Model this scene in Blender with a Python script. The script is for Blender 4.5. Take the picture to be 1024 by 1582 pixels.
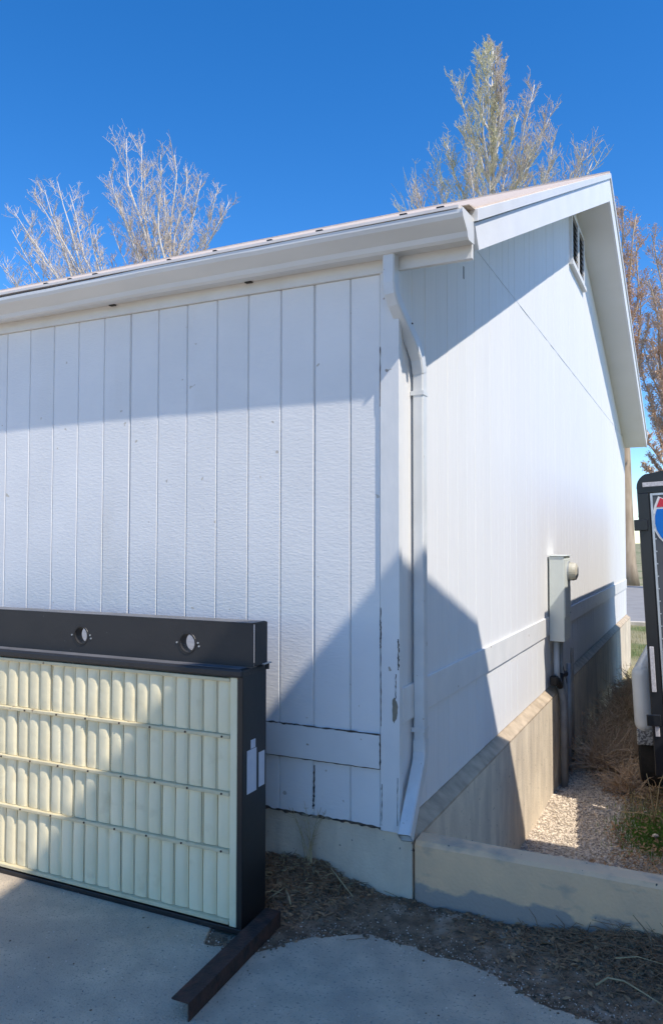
import bpy, bmesh, math, random
from mathutils import Vector, Matrix, noise
random.seed(7)
for o in list(bpy.data.objects): bpy.data.objects.remove(o, do_unlink=True)
scene = bpy.context.scene
col = scene.collection
V = Vector
# ------------------------------------------------------------------ camera (fitted to the photograph)
F_PX, YAW, PITCH, ROLL = 1192.93, 0.44907, 0.03714, 0.00134
CAM = V((1.3661, -3.5795, 1.75))
fw = V((-math.sin(YAW)*math.cos(PITCH), math.cos(YAW)*math.cos(PITCH), math.sin(PITCH)))
rt = V((math.cos(YAW), math.sin(YAW), 0)); up = rt.cross(fw)
rt2 = rt*math.cos(ROLL)+up*math.sin(ROLL); up2 = -rt*math.sin(ROLL)+up*math.cos(ROLL)
cd = bpy.data.cameras.new('camera'); cam = bpy.data.objects.new('camera', cd); col.objects.link(cam)
cd.sensor_fit = 'VERTICAL'; cd.sensor_height = 24.0; cd.lens = F_PX/1582*24.0
cd.clip_start = 0.05; cd.clip_end = 2000
m = Matrix.Identity(4)
for i in range(3): m[i][0] = rt2[i]; m[i][1] = up2[i]; m[i][2] = -fw[i]; m[i][3] = CAM[i]
cam.matrix_world = m
scene.camera = cam
# ------------------------------------------------------------------ sky, sun, exposure
SUN = V((3.87, -1.45, 5.4)).normalized()
w = bpy.data.worlds.new('World'); scene.world = w; w.use_nodes = True
nt = w.node_tree; nt.nodes.clear()
sky = nt.nodes.new('ShaderNodeTexSky'); sky.sky_type = 'NISHITA'; sky.sun_disc = False
sky.sun_elevation = math.asin(SUN.z); sky.sun_rotation = math.atan2(SUN.x, SUN.y)
sky.altitude = 1500; sky.air_density = 1.0; sky.dust_density = 0.3; sky.ozone_density = 3.0
hsv = nt.nodes.new('ShaderNodeHueSaturation'); hsv.inputs['Saturation'].default_value = 1.34; hsv.inputs['Hue'].default_value = 0.505
bgd = nt.nodes.new('ShaderNodeBackground'); bgd.inputs['Strength'].default_value = 0.118
wo = nt.nodes.new('ShaderNodeOutputWorld')
nt.links.new(sky.outputs[0], hsv.inputs['Color']); nt.links.new(hsv.outputs[0], bgd.inputs[0]); nt.links.new(bgd.outputs[0], wo.inputs[0])
sd = bpy.data.lights.new('sun', 'SUN'); sd.energy = 2.4; sd.angle = math.radians(0.55); sd.color = (1.0, 0.93, 0.83)
so = bpy.data.objects.new('sun', sd); col.objects.link(so)
so.rotation_euler = SUN.to_track_quat('Z', 'Y').to_euler(); so.location = SUN*40
scene.view_settings.view_transform = 'Standard'; scene.view_settings.look = 'None'
scene.view_settings.exposure = 1.0; scene.view_settings.gamma = 1; scene.view_settings.use_curve_mapping = False
scene.cycles.max_bounces = 8; scene.cycles.diffuse_bounces = 5

def at(px, py, y):
    "world point on the plane y = const seen at photograph pixel px, py (used for measured tree tips)"
    d = rt2*((px-512)/F_PX) - up2*((py-791)/F_PX) + fw
    return CAM + d*((y-CAM.y)/d.y)
# ------------------------------------------------------------------ materials
def mat(name, base, base2=None, scale=6, rough=0.6, metal=0, bump=0.0, bscale=60, stretch=(1,1,1), bstretch=(1,1,1), detail=6, contrast=(0.35,0.65), spec=0.4,
        third=None, tscale=2.0, tth=(0.55,0.65), tstretch=(1,1,1), speck=None, sscale=120, sth=(0.68,0.72), damp=None, vary=0):
    m = bpy.data.materials.new(name); m.use_nodes = True; n = m.node_tree; b = n.nodes['Principled BSDF']; L = n.links
    tc = n.nodes.new('ShaderNodeTexCoord')
    geo = n.nodes.new('ShaderNodeNewGeometry')
    def nz(sc, st, det=detail):
        mp = n.nodes.new('ShaderNodeMapping'); mp.inputs['Scale'].default_value = st
        L.new(geo.outputs['Position'], mp.inputs[0])
        t = n.nodes.new('ShaderNodeTexNoise'); t.inputs['Scale'].default_value = sc; t.inputs['Detail'].default_value = det
        L.new(mp.outputs[0], t.inputs['Vector']); return t.outputs['Fac']
    def ramp(fac, lo, hi):
        r = n.nodes.new('ShaderNodeMapRange'); r.inputs[1].default_value = lo; r.inputs[2].default_value = hi; L.new(fac, r.inputs[0]); return r.outputs[0]
    def mix(f, a, bb):
        x = n.nodes.new('ShaderNodeMix'); x.data_type = 'RGBA'; L.new(f, x.inputs[0])
        for v, i in ((a, 6), (bb, 7)):
            if isinstance(v, tuple): x.inputs[i].default_value = (*v, 1)
            else: L.new(v, x.inputs[i])
        return x.outputs[2]
    c = base
    if base2: c = mix(ramp(nz(scale, stretch), *contrast), base, base2)
    if third: c = mix(ramp(nz(tscale, tstretch), *tth), c, third)
    if speck: c = mix(ramp(nz(sscale, (1,1,1), 2), *sth), c, speck)
    if damp:                     # tide-mark stain left by splashed water: ragged edge about a fixed height
        sp = n.nodes.new('ShaderNodeSeparateXYZ'); L.new(geo.outputs['Position'], sp.inputs[0])
        f1 = n.nodes.new('ShaderNodeMath'); f1.operation = 'MULTIPLY_ADD'; L.new(nz(4.5,(1,1,1.6)), f1.inputs[0]); f1.inputs[1].default_value = -damp[2]*2.2; L.new(sp.outputs['Z'], f1.inputs[2])
        c = mix(ramp(f1.outputs[0], damp[1]-damp[2]*1.1+.012, damp[1]-damp[2]*1.1-.012), c, damp[0])
    if vary:
        oi = n.nodes.new('ShaderNodeObjectInfo'); hv = n.nodes.new('ShaderNodeHueSaturation'); mr = n.nodes.new('ShaderNodeMapRange')
        mr.inputs[3].default_value = 1-vary; mr.inputs[4].default_value = 1; L.new(oi.outputs['Random'], mr.inputs[0]); L.new(mr.outputs[0], hv.inputs['Value'])
        if isinstance(c, tuple): hv.inputs['Color'].default_value = (*c, 1)
        else: L.new(c, hv.inputs['Color'])
        c = hv.outputs[0]
    if isinstance(c, tuple): b.inputs['Base Color'].default_value = (*c, 1)
    else: L.new(c, b.inputs['Base Color'])
    b.inputs['Roughness'].default_value = rough; b.inputs['Metallic'].default_value = metal
    b.inputs['Specular IOR Level'].default_value = spec
    if bump:
        bp = n.nodes.new('ShaderNodeBump'); bp.inputs['Strength'].default_value = bump; bp.inputs['Distance'].default_value = 0.01
        L.new(nz(bscale, bstretch, 4), bp.inputs['Height']); L.new(bp.outputs[0], b.inputs['Normal'])
    return m
M = {}
M['siding'] = mat('painted_siding', (.87,.855,.83), (.825,.815,.795), 3, .55, bump=.17, bscale=34, bstretch=(1,1,3), third=(.77,.745,.70), tscale=1.9, tth=(.60,.85), tstretch=(1.6,1,.5), vary=.045, speck=(.60,.55,.47), sscale=17, sth=(.735,.76), spec=.25)
M['siding_gable'] = mat('painted_gable_siding', (.815,.81,.80), (.785,.78,.77), 7, .6, bump=.22, bscale=30, bstretch=(1,3,.35), stretch=(1,7,.35), vary=.022, spec=.12)
M['trim'] = mat('painted_trim', (.82,.81,.785), (.76,.755,.735), 5, .5, bump=.15, bscale=40, bstretch=(1,1,.3), speck=(.42,.36,.29), sscale=14, sth=(.74,.76))
M['frieze'] = mat('cream_trim_paint', (.78,.775,.755), (.72,.71,.68), 5, .5, bump=.1, bscale=40)
M['fascia'] = mat('white_fascia_paint', (.82,.82,.82), (.77,.775,.78), 3, .5, bump=.1, bscale=30)
M['soffit'] = mat('soffit_paint', (.80,.795,.775), (.76,.755,.73), 1.5, .6, bump=.08, bscale=20)
M['gutter'] = mat('gutter_enamel', (.77,.765,.74), (.70,.695,.67), 3, .4, bump=.05, bscale=14, stretch=(.6,1,3))
M['downspout'] = mat('downspout_enamel', (.76,.77,.76), (.68,.69,.68), 6, .38, bump=.06, bscale=20, speck=(.5,.47,.42), sscale=35, sth=(.70,.74))
M['metal_trim'] = mat('roof_trim_metal', (.80,.80,.79), (.74,.74,.73), 4, .4)
M['drip'] = mat('drip_edge_metal', (.80,.74,.69), (.72,.66,.61), 8, .45)
M['roof'] = mat('tan_shingle', (.72,.60,.50), (.62,.50,.41), 30, .9, bump=.6, bscale=120, speck=(.62,.5,.4), sscale=90)
M['bare_wood'] = mat('bare_wood', (.30,.27,.20), (.19,.17,.13), 40, .85, bump=.4, bscale=80, stretch=(1,1,.2))
M['crack'] = mat('rotten_wood_gap', (.055,.045,.04), (.13,.10,.075), 30, .9, bump=.5, bscale=80)
M['foundation'] = mat('foundation_concrete', (.80,.69,.53), (.66,.565,.435), 7, .9, bump=.35, bscale=70, third=(.55,.475,.375), tscale=2.2, tth=(.50,.70), tstretch=(2.5,2.5,.5), stretch=(1,1,.6), speck=(.24,.21,.17), sscale=34, sth=(.70,.74))
M['ledge'] = mat('foundation_cap', (.58,.47,.34), (.40,.32,.23), 9, .9, bump=.5, bscale=60)
M['retain'] = mat('retaining_concrete', (.95,.63,.37), (.84,.57,.35), 6, .92, bump=.45, bscale=60, third=(.54,.41,.30), tscale=4.2, tth=(.57,.70), tstretch=(1,1,2.0), speck=(.10,.09,.08), sscale=42, sth=(.72,.75), damp=((.44,.37,.31), .10, .16))
#'retaining_concrete', (.42,.37,.27), (.36,.33,.27), 5, .92, bump=.45, bscale=60, third=(.20,.22,.22), tscale=2.6, tth=(.50,.60), tstretch=(1,1,2.2), speck=(.10,.09,.08), sscale=42, sth=(.72,.75))
M['pad'] = mat('driveway_concrete', (.66,.535,.385), (.52,.425,.31), 9, .93, bump=.8, bscale=110, third=(.44,.375,.29), tscale=2.4, tth=(.46,.70), speck=(.34,.30,.24), sscale=75, sth=(.60,.68))
M['dirt'] = mat('dirt', (.33,.225,.14), (.16,.108,.066), 14, .96, bump=.9, bscale=80, third=(.46,.36,.26), tscale=5, tth=(.56,.70), speck=(.10,.075,.05), sscale=90, sth=(.60,.66))
M['clod'] = mat('dirt_clods', (.32,.215,.13), (.12,.083,.052), 30, .96)
M['litter'] = mat('dead_leaf', (.50,.31,.16), (.26,.16,.09), 25, .9)
M['gravel'] = mat('gravel_stone', (.82,.71,.56), (.60,.51,.41), 38, .85, bump=.2, bscale=150, speck=(.24,.20,.17), sscale=40, sth=(.62,.66), contrast=(.42,.58))
M['gravel_base'] = mat('gravel_fines', (.48,.41,.32), (.36,.30,.235), 50, .95, bump=.7, bscale=120)
M['yard'] = mat('dry_yard', (.40,.34,.20), (.30,.27,.14), 1.2, .95, bump=.6, bscale=60, third=(.13,.17,.05), tscale=.5, tth=(.5,.6))
M['road'] = mat('asphalt_road', (.34,.32,.295), (.29,.275,.255), 2, .9, bump=.4, bscale=150)
M['black'] = mat('black_steel', (.012,.012,.014), (.02,.019,.02), 4, .42, bump=.06, bscale=30, spec=.5)
M['black_rail'] = mat('black_rail_paint', (.026,.025,.026), (.036,.034,.034), 3, .5, bump=.08, bscale=40, speck=(.16,.15,.15), sscale=50, sth=(.75,.78))
M['cream'] = mat('cream_fibreglass', (.95,.84,.57), (.90,.79,.52), 9, .6, bump=.2, bscale=36, stretch=(1,1,.5), third=(.74,.63,.39), tscale=9, tth=(.60,.85), vary=.09, spec=.2)
M['cream_bar'] = mat('cream_seam', (.74,.64,.41), (.64,.54,.33), 14, .55, bump=.2, bscale=60, speck=(.30,.21,.13), sscale=26, sth=(.70,.74))
M['rust'] = mat('rusted_iron', (.085,.045,.032), (.035,.024,.02), 18, .8, bump=.5, bscale=90, third=(.13,.05,.03), tscale=7, tth=(.6,.72))
M['paper'] = mat('paper_sticker', (.62,.66,.74), (.56,.60,.70), 20, .6)
M['steel'] = mat('galvanised', (.46,.48,.50), (.38,.40,.42), 12, .45, metal=.5)
M['meter'] = mat('meter_box_enamel', (.72,.76,.71), (.68,.72,.675), 5, .45, bump=.05, bscale=20)
M['dome'] = mat('meter_plastic', (.62,.59,.49), (.52,.48,.38), 20, .35)
M['conduit'] = mat('conduit_grey', (.33,.345,.36), (.26,.27,.285), 10, .5)
M['conduit_tan'] = mat('conduit_tan', (.40,.34,.28), (.33,.28,.23), 10, .6)
M['cable'] = mat('black_cable', (.015,.015,.017), rough=.5)
M['louver'] = mat('vent_louver', (.10,.095,.10), (.07,.07,.072), 10, .6)
M['trailer'] = mat('trailer_black', (.016,.017,.021), (.022,.023,.027), 2, .28, spec=.5)
M['trailer_panel'] = mat('trailer_door_grey', (.10,.108,.12), (.085,.09,.10), 3, .4)
M['alu'] = mat('aluminium_edge', (.66,.67,.69), (.55,.56,.58), 20, .35, metal=.6)
M['fender'] = mat('fender_white_metal', (.62,.66,.69), (.56,.60,.63), 4, .35)
M['tread'] = mat('tread_plate', (.40,.42,.43), (.12,.125,.13), 55, .4, metal=.3, contrast=(.45,.55))
M['rubber'] = mat('tyre_rubber', (.02,.02,.02), (.03,.03,.03), 20, .8)
M['sh_red'] = mat('shield_red', (.62,.035,.06), rough=.35)
M['sh_blue'] = mat('shield_blue', (.0,.16,.60), rough=.35)
M['sh_white'] = mat('shield_white', (.80,.80,.80), rough=.35)
M['lamp_lens'] = mat('clear_lens', (.66,.64,.66), (.50,.48,.50), 60, .25)
M['bark_pale'] = mat('pale_bark', (.76,.69,.60), (.60,.53,.45), 6, .85)
M['twig_pale'] = mat('pale_twigs', (.70,.60,.49), (.52,.43,.35), 3, .85)
M['twig_red'] = mat('reddish_twigs', (.62,.46,.36), (.52,.37,.28), 3, .85)
M['twig_brown'] = mat('brown_twigs', (.33,.22,.13), (.20,.13,.08), 15, .9)
M['sky_sheen'] = mat('painted_sky_sheen', (.17,.17,.18), (.11,.11,.115), 6, .5, spec=.5)  # lighter grey painted in place of sky reflection on the black steel
M['twig_green'] = mat('greenish_twigs', (.60,.56,.33), (.62,.54,.38), 2, .85)
M['bark_tan'] = mat('cottonwood_bark', (.52,.41,.29), (.33,.25,.17), 3, .9, bump=.8, bscale=6, bstretch=(1,1,.25), stretch=(1,1,.25))
M['catkin'] = mat('red_brown_catkins', (.60,.38,.23), (.72,.52,.33), 1.5, .85)
M['bush'] = mat('dry_bush_stems', (.74,.55,.37), (.54,.38,.24), 6, .9)
M['straw'] = mat('straw', (.50,.40,.23), (.38,.29,.16), 15, .85)
M['grass'] = mat('green_grass', (.13,.27,.035), (.20,.32,.06), 12, .8)
M['grass_dry'] = mat('dry_grass', (.42,.35,.17), (.30,.27,.11), 5, .85)
M['shadow_barn'] = mat('barn_boards', (.74,.66,.53), (.64,.57,.45), 2, .9, bump=.4, bscale=12, stretch=(4,4,.3))  # pale warm tone chosen to bounce fill onto the shaded walls
M['cedar'] = mat('cedar_fence', (.26,.18,.11), (.18,.125,.08), 3, .85, bump=.3, bscale=14, stretch=(4,4,.4))
# ------------------------------------------------------------------ helpers
OFF = {}
def tag(o, label=None, cat=None, group=None, kind=None):
    if label: o['label'] = label
    if cat: o['category'] = cat
    if group: o['group'] = group
    if kind: o['kind'] = kind
    return o
def thing(name, loc, label, cat, group=None):
    o = bpy.data.objects.new(name, None); col.objects.link(o); o.location = loc; o.empty_display_size = .1
    OFF[o.name] = V(loc); return tag(o, label, cat, group)
def link(name, me, parent=None, loc=None):
    o = bpy.data.objects.new(name, me); col.objects.link(o)
    if parent is not None:
        o.parent = parent; OFF[o.name] = OFF[parent.name]
        if loc is not None: o.location = V(loc)-OFF[parent.name]
    elif loc is not None: o.location = loc
    return o
class MB:
    def __init__(s): s.v = []; s.f = []
    def add(s, vs, fs):
        k = len(s.v); s.v += [tuple(v) for v in vs]; s.f += [tuple(i+k for i in f) for f in fs]; return s
    def box(s, a, b):
        (x0,y0,z0),(x1,y1,z1) = a, b
        return s.add([(x0,y0,z0),(x1,y0,z0),(x1,y1,z0),(x0,y1,z0),(x0,y0,z1),(x1,y0,z1),(x1,y1,z1),(x0,y1,z1)],
                     [(0,3,2,1),(4,5,6,7),(0,1,5,4),(1,2,6,5),(2,3,7,6),(3,0,4,7)])
    def prism(s, poly, axis, a, b):
        "poly: 2-D outline in the two other axes, extruded along axis from a to b"
        n = len(poly)
        def p(q, t): return {0:(t,q[0],q[1]), 1:(q[0],t,q[1]), 2:(q[0],q[1],t)}[axis]
        return s.add([p(q,a) for q in poly]+[p(q,b) for q in poly],
                     [tuple(range(n))[::-1], tuple(range(n,2*n))]+[(i,(i+1)%n,n+(i+1)%n,n+i) for i in range(n)])
    def tube(s, pts, rad, n=6, cap=True):
        pts = [V(p) for p in pts]; rs = rad if isinstance(rad, (list,tuple)) else [rad]*len(pts)
        vs = []; prev = None
        for i, p in enumerate(pts):
            d = (pts[min(i+1,len(pts)-1)]-pts[max(i-1,0)]).normalized()
            if prev is None:
                a = d.orthogonal().normalized()
            else:
                a = (prev-d*prev.dot(d)); a = a.normalized() if a.length > 1e-6 else d.orthogonal().normalized()
            prev = a; b = d.cross(a)
            for k in range(n):
                t = 2*math.pi*k/n; vs.append(p+(a*math.cos(t)+b*math.sin(t))*rs[i])
        fs = [(i*n+k, i*n+(k+1)%n, (i+1)*n+(k+1)%n, (i+1)*n+k) for i in range(len(pts)-1) for k in range(n)]
        if cap: fs += [tuple(range(n))[::-1], tuple(range((len(pts)-1)*n, len(pts)*n))]
        return s.add(vs, fs)
    def cyl(s, p, q, r, n=20): return s.tube([p, q], r, n)
    def build(s, name, m, parent=None, smooth=False, bevel=0, seg=2, kind=None, label=None):
        off = OFF[parent.name] if parent is not None else V((0,0,0))
        me = bpy.data.meshes.new(name); me.from_pydata([tuple(V(v)-off) for v in s.v] if off.length else s.v, [], s.f); me.materials.append(m)
        if bevel or not smooth:
            b = bmesh.new(); b.from_mesh(me); bmesh.ops.recalc_face_normals(b, faces=b.faces)
            if bevel: bmesh.ops.bevel(b, geom=[e for e in b.edges if len(e.link_faces)==2 and e.calc_face_angle(0) > .5], offset=bevel, segments=seg, profile=.5, affect='EDGES', clamp_overlap=True)
            b.to_mesh(me); b.free()
        if smooth or bevel: me.shade_smooth() if smooth else None
        o = link(name, me, parent)
        if kind: o['kind'] = kind
        if label: o['label'] = label
        return o
def bx(name, m, parent, a, b, bevel=0, **k): return MB().box(a, b).build(name, m, parent, bevel=bevel, **k)
def struct(name, mb, m, smooth=False): return tag(mb.build(name, m, None, smooth=smooth), kind='structure')
def nz(x, y, z=0.0): return noise.noise(V((x, y, z)))
R = random.uniform
# ------------------------------------------------------------------ ground
DIRTW = [(-9,.10),(-1.2,.105),(-.71,.112),(-.5,.125),(-.4,.122),(-.3,.085),(-.185,.04),(.086,.03),(.49,.02),(.7,.03),(.86,.055),(1.19,.10),(1.6,.12),(9,.12)]
def lerp(tab, x):
    for (a, va), (b, vb) in zip(tab, tab[1:]):
        if x <= b: return va+(vb-va)*max(0,(x-a))/(b-a)
    return tab[-1][1]
def dirt_h(x, y):
    t = max(0.0, min(1.0, 1+y/.42)); t = t*t*(3-2*t)
    return -.012+lerp(DIRTW, x)*t+.012*nz(x*9, y*9)*t+.008*nz(x*25, y*25, 3)*t + .02*t*max(0, nz(x*3, y*3, 8))
def low_h(x, y):
    return -.60+.05*max(0, min(1, (3.2-y)/3))+.02*nz(x*1.5, y*1.5)
def grid(x0, x1, nx, y0, y1, ny, h):
    mb = MB(); vs = []; fs = []
    for j in range(ny+1):
        for i in range(nx+1):
            x = x0+(x1-x0)*i/nx; y = y0+(y1-y0)*j/ny; vs.append((x, y, h(x, y)))
    for j in range(ny):
        for i in range(nx): k = j*(nx+1)+i; fs.append((k, k+1, k+nx+2, k+nx+1))
    return mb.add(vs, fs)
# the low yard to the horizon (everything past the retaining wall and the far land)
mb = MB(); 
mb.add([(-900,-900,-.75),(900,-900,-.75),(900,900,-.75),(-900,900,-.75)], [(0,1,2,3)])
struct('ground', mb, M['yard'])
struct('yard', grid(.0, 12, 60, .02, 20, 100, lambda x, y: low_h(x, y)-.012), M['yard'], smooth=True)
struct('gravel_bed', grid(.05, 1.9, 40, .05, 6.8, 110, lambda x, y: low_h(x, y)+.004+.012*nz(x*8,y*8)), M['gravel_base'], smooth=True)
mb = MB(); mb.add([(-60,19.8,-.60),(60,19.8,-.60),(60,40,-.60),(-60,40,-.60)], [(0,1,2,3)]); struct('road', mb, M['road'])
mb = MB(); mb.box((-60,19.5,-.75),(60,19.796,-.50)); struct('kerb', mb, M['foundation'])
mb = MB(); mb.add([(-60,12.3,-.640),(30,12.3,-.640),(30,19.49,-.590),(-60,19.49,-.590)], [(0,1,2,3)]); struct('verge', mb, M['yard'])
# raised front apron: fill, dirt strip, driveway
mb = MB(); mb.box((-40,-40,-.9),(.05,-1.6,-.03)); mb.box((.05,-40,-.9),(14,-1.6,-.03)); struct('driveway_fill', mb, M['dirt'])
struct('dirt_bed', grid(-9.5, 2.98, 420, -1.7, -.002, 60, dirt_h), M['dirt'], smooth=True)
edge = [(-.62,-.72),(-.46,-.70),(-.368,-.665),(-.29,-.55),(-.223,-.476),(-.13,-.40),(-.031,-.358),(.09,-.338),(.21,-.345),(.31,-.37),(.39,-.362),(.5,-.375),(.59,-.42),(.683,-.465),(.77,-.515),(.864,-.535),(.96,-.54),(1.05,-.555),(1.3,-.70),(1.8,-.95),(3.0,-1.3),(14,-1.55)]
pts = []
for (a, b), (c, d) in zip(edge, edge[1:]):
    n = 8 if c < 2 else 2
    for i in range(n):
        t = i/n; x = a+(c-a)*t; y = b+(d-b)*t; pts.append((x, y+.030*nz(x*7, 1.7)+.014*nz(x*22, 1.7)+.008*nz(x*60, 4)))
pts.append(edge[-1])
left = [(-9.4,-.20),(-4,-.22),(-1.6,-.24),(-1.0,-.26),(-.72,-.40),(-.66,-.62)]
outline = left+pts
mb = MB(); n = len(outline)
vs = [(x,y,-.030) for x, y in outline]+[(x,y-.010,-.004) for x, y in outline]+[(x,y-.022,0) for x, y in outline]
fs = [(i,i+1,n+i+1,n+i) for i in range(n-1)]+[(n+i,n+i+1,2*n+i+1,2*n+i) for i in range(n-1)]
mb.add(vs, fs); k = len(mb.v); mb.v += [(x,-9,0) for x, y in outline]; mb.f += [(2*n+i,2*n+i+1,k+i+1,k+i) for i in range(n-1)]
k2 = len(mb.v); mb.v += [(x,-40,0) for x, y in outline]; mb.f += [(k+i,k+i+1,k2+i+1,k2+i) for i in range(n-1)]
struct('driveway', mb, M['pad'])
# ------------------------------------------------------------------ house
GL, AP = 12.15, 6.05                      # gable length, apex distance
def soff(y): return 3.145+.4425*y if y <= AP else 5.822-(y-AP)*.371
def rtop(y): return 3.335+.465*y if y <= AP else 6.148-(y-AP)*.392
house = thing('house', (0,0,0), 'white painted house with grooved board siding, gabled roof and concrete foundation', 'house')
ew = bx('wall', M['siding'], house, (-10,.002,.345), (-.10,.12,3.30))
gb = MB().prism([(0.0,.36),(GL,.36),(GL,soff(GL)-.003),(AP,soff(AP)-.003),(0.0,soff(0)-.003)], 0, -.12, -.004).build('wall', M['siding_gable'], house)
P = .2032; g0 = .2475
# eave-wall boards, one by one: trapezoid section so that each groove has bevelled sides
def board_mesh(w, z0, z1, dep, m, jag=False):
    mb = MB(); c = .0045
    pr = [(.0012,.0),(.0012+c,-dep),(w-.0012-c,-dep),(w-.0012,.0)]
    mb.v = [(x,y,z0) for x, y in pr]+[(x,y,z1) for x, y in pr]
    mb.f = [(0,1,5,4),(1,2,6,5),(2,3,7,6),(3,2,1,0),(4,5,6,7)]
    me = bpy.data.meshes.new('siding_board'); me.from_pydata(mb.v, [], mb.f); me.materials.append(m); return me
bm1 = board_mesh(P, .345, 3.09, .011, M['siding'])
bm2 = board_mesh(P-.0045, .345, 3.09, .011, M['siding'])   # board beside a panel joint: wider gap
x = -g0
for k in range(48):
    x = -g0-P*(k+1)
    link('siding_board', bm1 if k % 6 != 1 else bm2, ew, (x, 0, 0))
link('siding_board', board_mesh(g0-.082, .345, 3.09, .011, M['siding']), ew, (-g0, 0, 0))
# gable boards: lower course, flashing seam, upper course cut to the roof line
SEAM = 3.715
def gable_board(y, z0, z1a, z1b):
    c = .004; dep = .010; w = P
    pr = [(.0008,.006),(.0008+c,dep),(w-.0008-c,dep),(w-.0008,.006)]
    def zt(u): return z1a+(z1b-z1a)*u/w
    v = [(d,y+u,z0) for u, d in pr]+[(d,y+u,zt(u)) for u, d in pr]
    me = bpy.data.meshes.new('siding_board'); me.from_pydata([(a,b,c2) for a,b,c2 in v], [], [(0,4,5,1),(1,5,6,2),(2,6,7,3),(3,0,1,2),(4,7,6,5),(0,3,7,4)]); me.materials.append(M['siding_gable'])
    return link('siding_board', me, gb)
k = 0; y = .0
while y+P <= GL+.05:
    a, b = soff(y)-.004, soff(min(y+P,GL))-.004
    wl = R(-.0015,.0015)
    gable_board(y, .36, min(a, SEAM-.004), min(b, SEAM-.004)).location.x += wl
    if min(a, b) > SEAM+.01: gable_board(y, SEAM+.004, a, b).location.x += wl
    y += P
y = 1.42
bx('flashing', M['metal_trim'], house, (-.003,1.40,SEAM-.003), (.0125,11.3,SEAM+.003))
# foundation: gable side stands 7 cm proud with a sloping cap; eave side flush
fy0 = .0
mb = MB().prism([(-10,.0),(.075,.0),(.075,GL+.06),(-10,GL+.06)], 2, -.9, .285)
mb.build('foundation', M['foundation'], house)
mb = MB().prism([(-.02,.287),(.077,.287),(.077,.30),(.006,.352),(-.02,.352)], 1, .012, GL+.05)
mb.build('foundation_cap', M['ledge'], house)
bx('foundation_cap', M['foundation'], house, (-10,.0004,.2852), (.07,.010,.3385))
# corner trim and boards
mb = MB().prism([(-.080,-.0235),(.021,-.0235),(.021,.018),(.011,.018),(.0115,.0),(-.080,.0)], 2, .335, 3.10)
ct = mb.build('corner_trim', M['trim'], house, bevel=.002, seg=1)
bx('trim_band', M['trim'], house, (-10,-.026,.630), (-.083,-.0115,.795), bevel=.002, seg=1)
bx('trim_band', M['trim'], house, (.0105,.02,.852), (.024,GL,1.026), bevel=.003, seg=1)
# exposed wood, cracks and rot gaps on the corner
def jag(name, m, pts, y, w, parent, n=40, along='x', label=None, seed=0.0):
    "thin irregular strip on the eave-wall plane following pts"
    mb = MB(); vs = []
    for i in range(n+1):
        t = i/n*(len(pts)-1); j = min(int(t), len(pts)-2); u = t-j
        x = pts[j][0]+(pts[j+1][0]-pts[j][0])*u; z = pts[j][1]+(pts[j+1][1]-pts[j][1])*u
        a = w*max(0.05, .55+1.3*nz(t*7+seed, seed)); b = w*max(.05, .45+1.1*nz(t*9+seed, seed+5))
        if along == 'x': vs += [(x,y,z-b),(x,y,z+a)]
        else: vs += [(x-b,y,z),(x+a,y,z)]
    nn = len(vs)
    vs += [(p[0], p[1]+.0025, p[2]) for p in vs]
    fs = []
    for i in range(n):
        fs += [(2*i,2*i+2,2*i+3,2*i+1),(2*i,nn+2*i,nn+2*i+2,2*i+2),(2*i+1,2*i+3,nn+2*i+3,nn+2*i+1)]
    return mb.add(vs, fs).build(name, m, parent, label=label)
jag('paint_crack', M['crack'], [(-.74,.800),(-.5,.799),(-.082,.797)], -.0275, .006, house, 60, seed=1)
jag('paint_crack', M['crack'], [(-.74,.629),(-.4,.628),(-.082,.629)], -.0275, .003, house, 50, seed=2)
jag('paint_crack', M['crack'], [(-.79,.347),(-.5,.344),(-.25,.345),(-.01,.338)], -.0145, .011, house, 90, seed=3)
jag('paint_crack', M['crack'], [(-.081,.63),(-.081,.80)], -.0275, .004, house, 20, 'z', seed=4)
jag('paint_crack', M['crack'], [(-.076,.84),(-.077,1.1),(-.078,1.42)], -.0250, .0028, house, 50, 'z', seed=5)
jag('paint_crack', M['crack'], [(-.079,1.22),(-.077,1.30),(-.079,1.36)], -.0252, .006, house, 20, 'z', seed=6)
jag('paint_crack', M['crack'], [(.014,1.12),(.016,1.22),(.014,1.27)], -.0250, .006, house, 24, 'z', seed=7)
jag('paint_crack', M['crack'], [(.0,.98),(.002,1.1)], -.0250, .003, house, 16, 'z', seed=8)
jag('paint_crack', M['crack'], [(-.456,.38),(-.452,.46),(-.449,.60)], -.0120, .006, house, 30, 'z', seed=9)
jag('paint_crack', M['crack'], [(-.074,.36),(-.071,.56)], -.0250, .0025, house, 26, 'z', seed=10)
jag('paint_crack', M['crack'], [(-.080,2.42),(-.078,2.72)], -.0250, .0028, house, 26, 'z', seed=21)
jag('paint_crack', M['crack'], [(.008,.37),(.010,.60)], -.0250, .002, house, 26, 'z', seed=12)
mb = MB(); ring = []
for i in range(26):
    t = 2*math.pi*i/26; rx = .014*(1+.6*nz(math.cos(t)*2, math.sin(t)*2, 3)); rz = .062*(1+.5*nz(math.cos(t)*2, math.sin(t)*2, 9))
    ring.append((-.006+rx*math.cos(t)*(1.1 if math.cos(t) > 0 else .8), .925+rz*math.sin(t)))
ring = [(min(a,.012), b) for a, b in ring]
mb.prism(ring, 1, -.0255, -.0232); mb.build('peeled_patch', M['bare_wood'], house, label='oval patch of bare wood where paint peeled')
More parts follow.
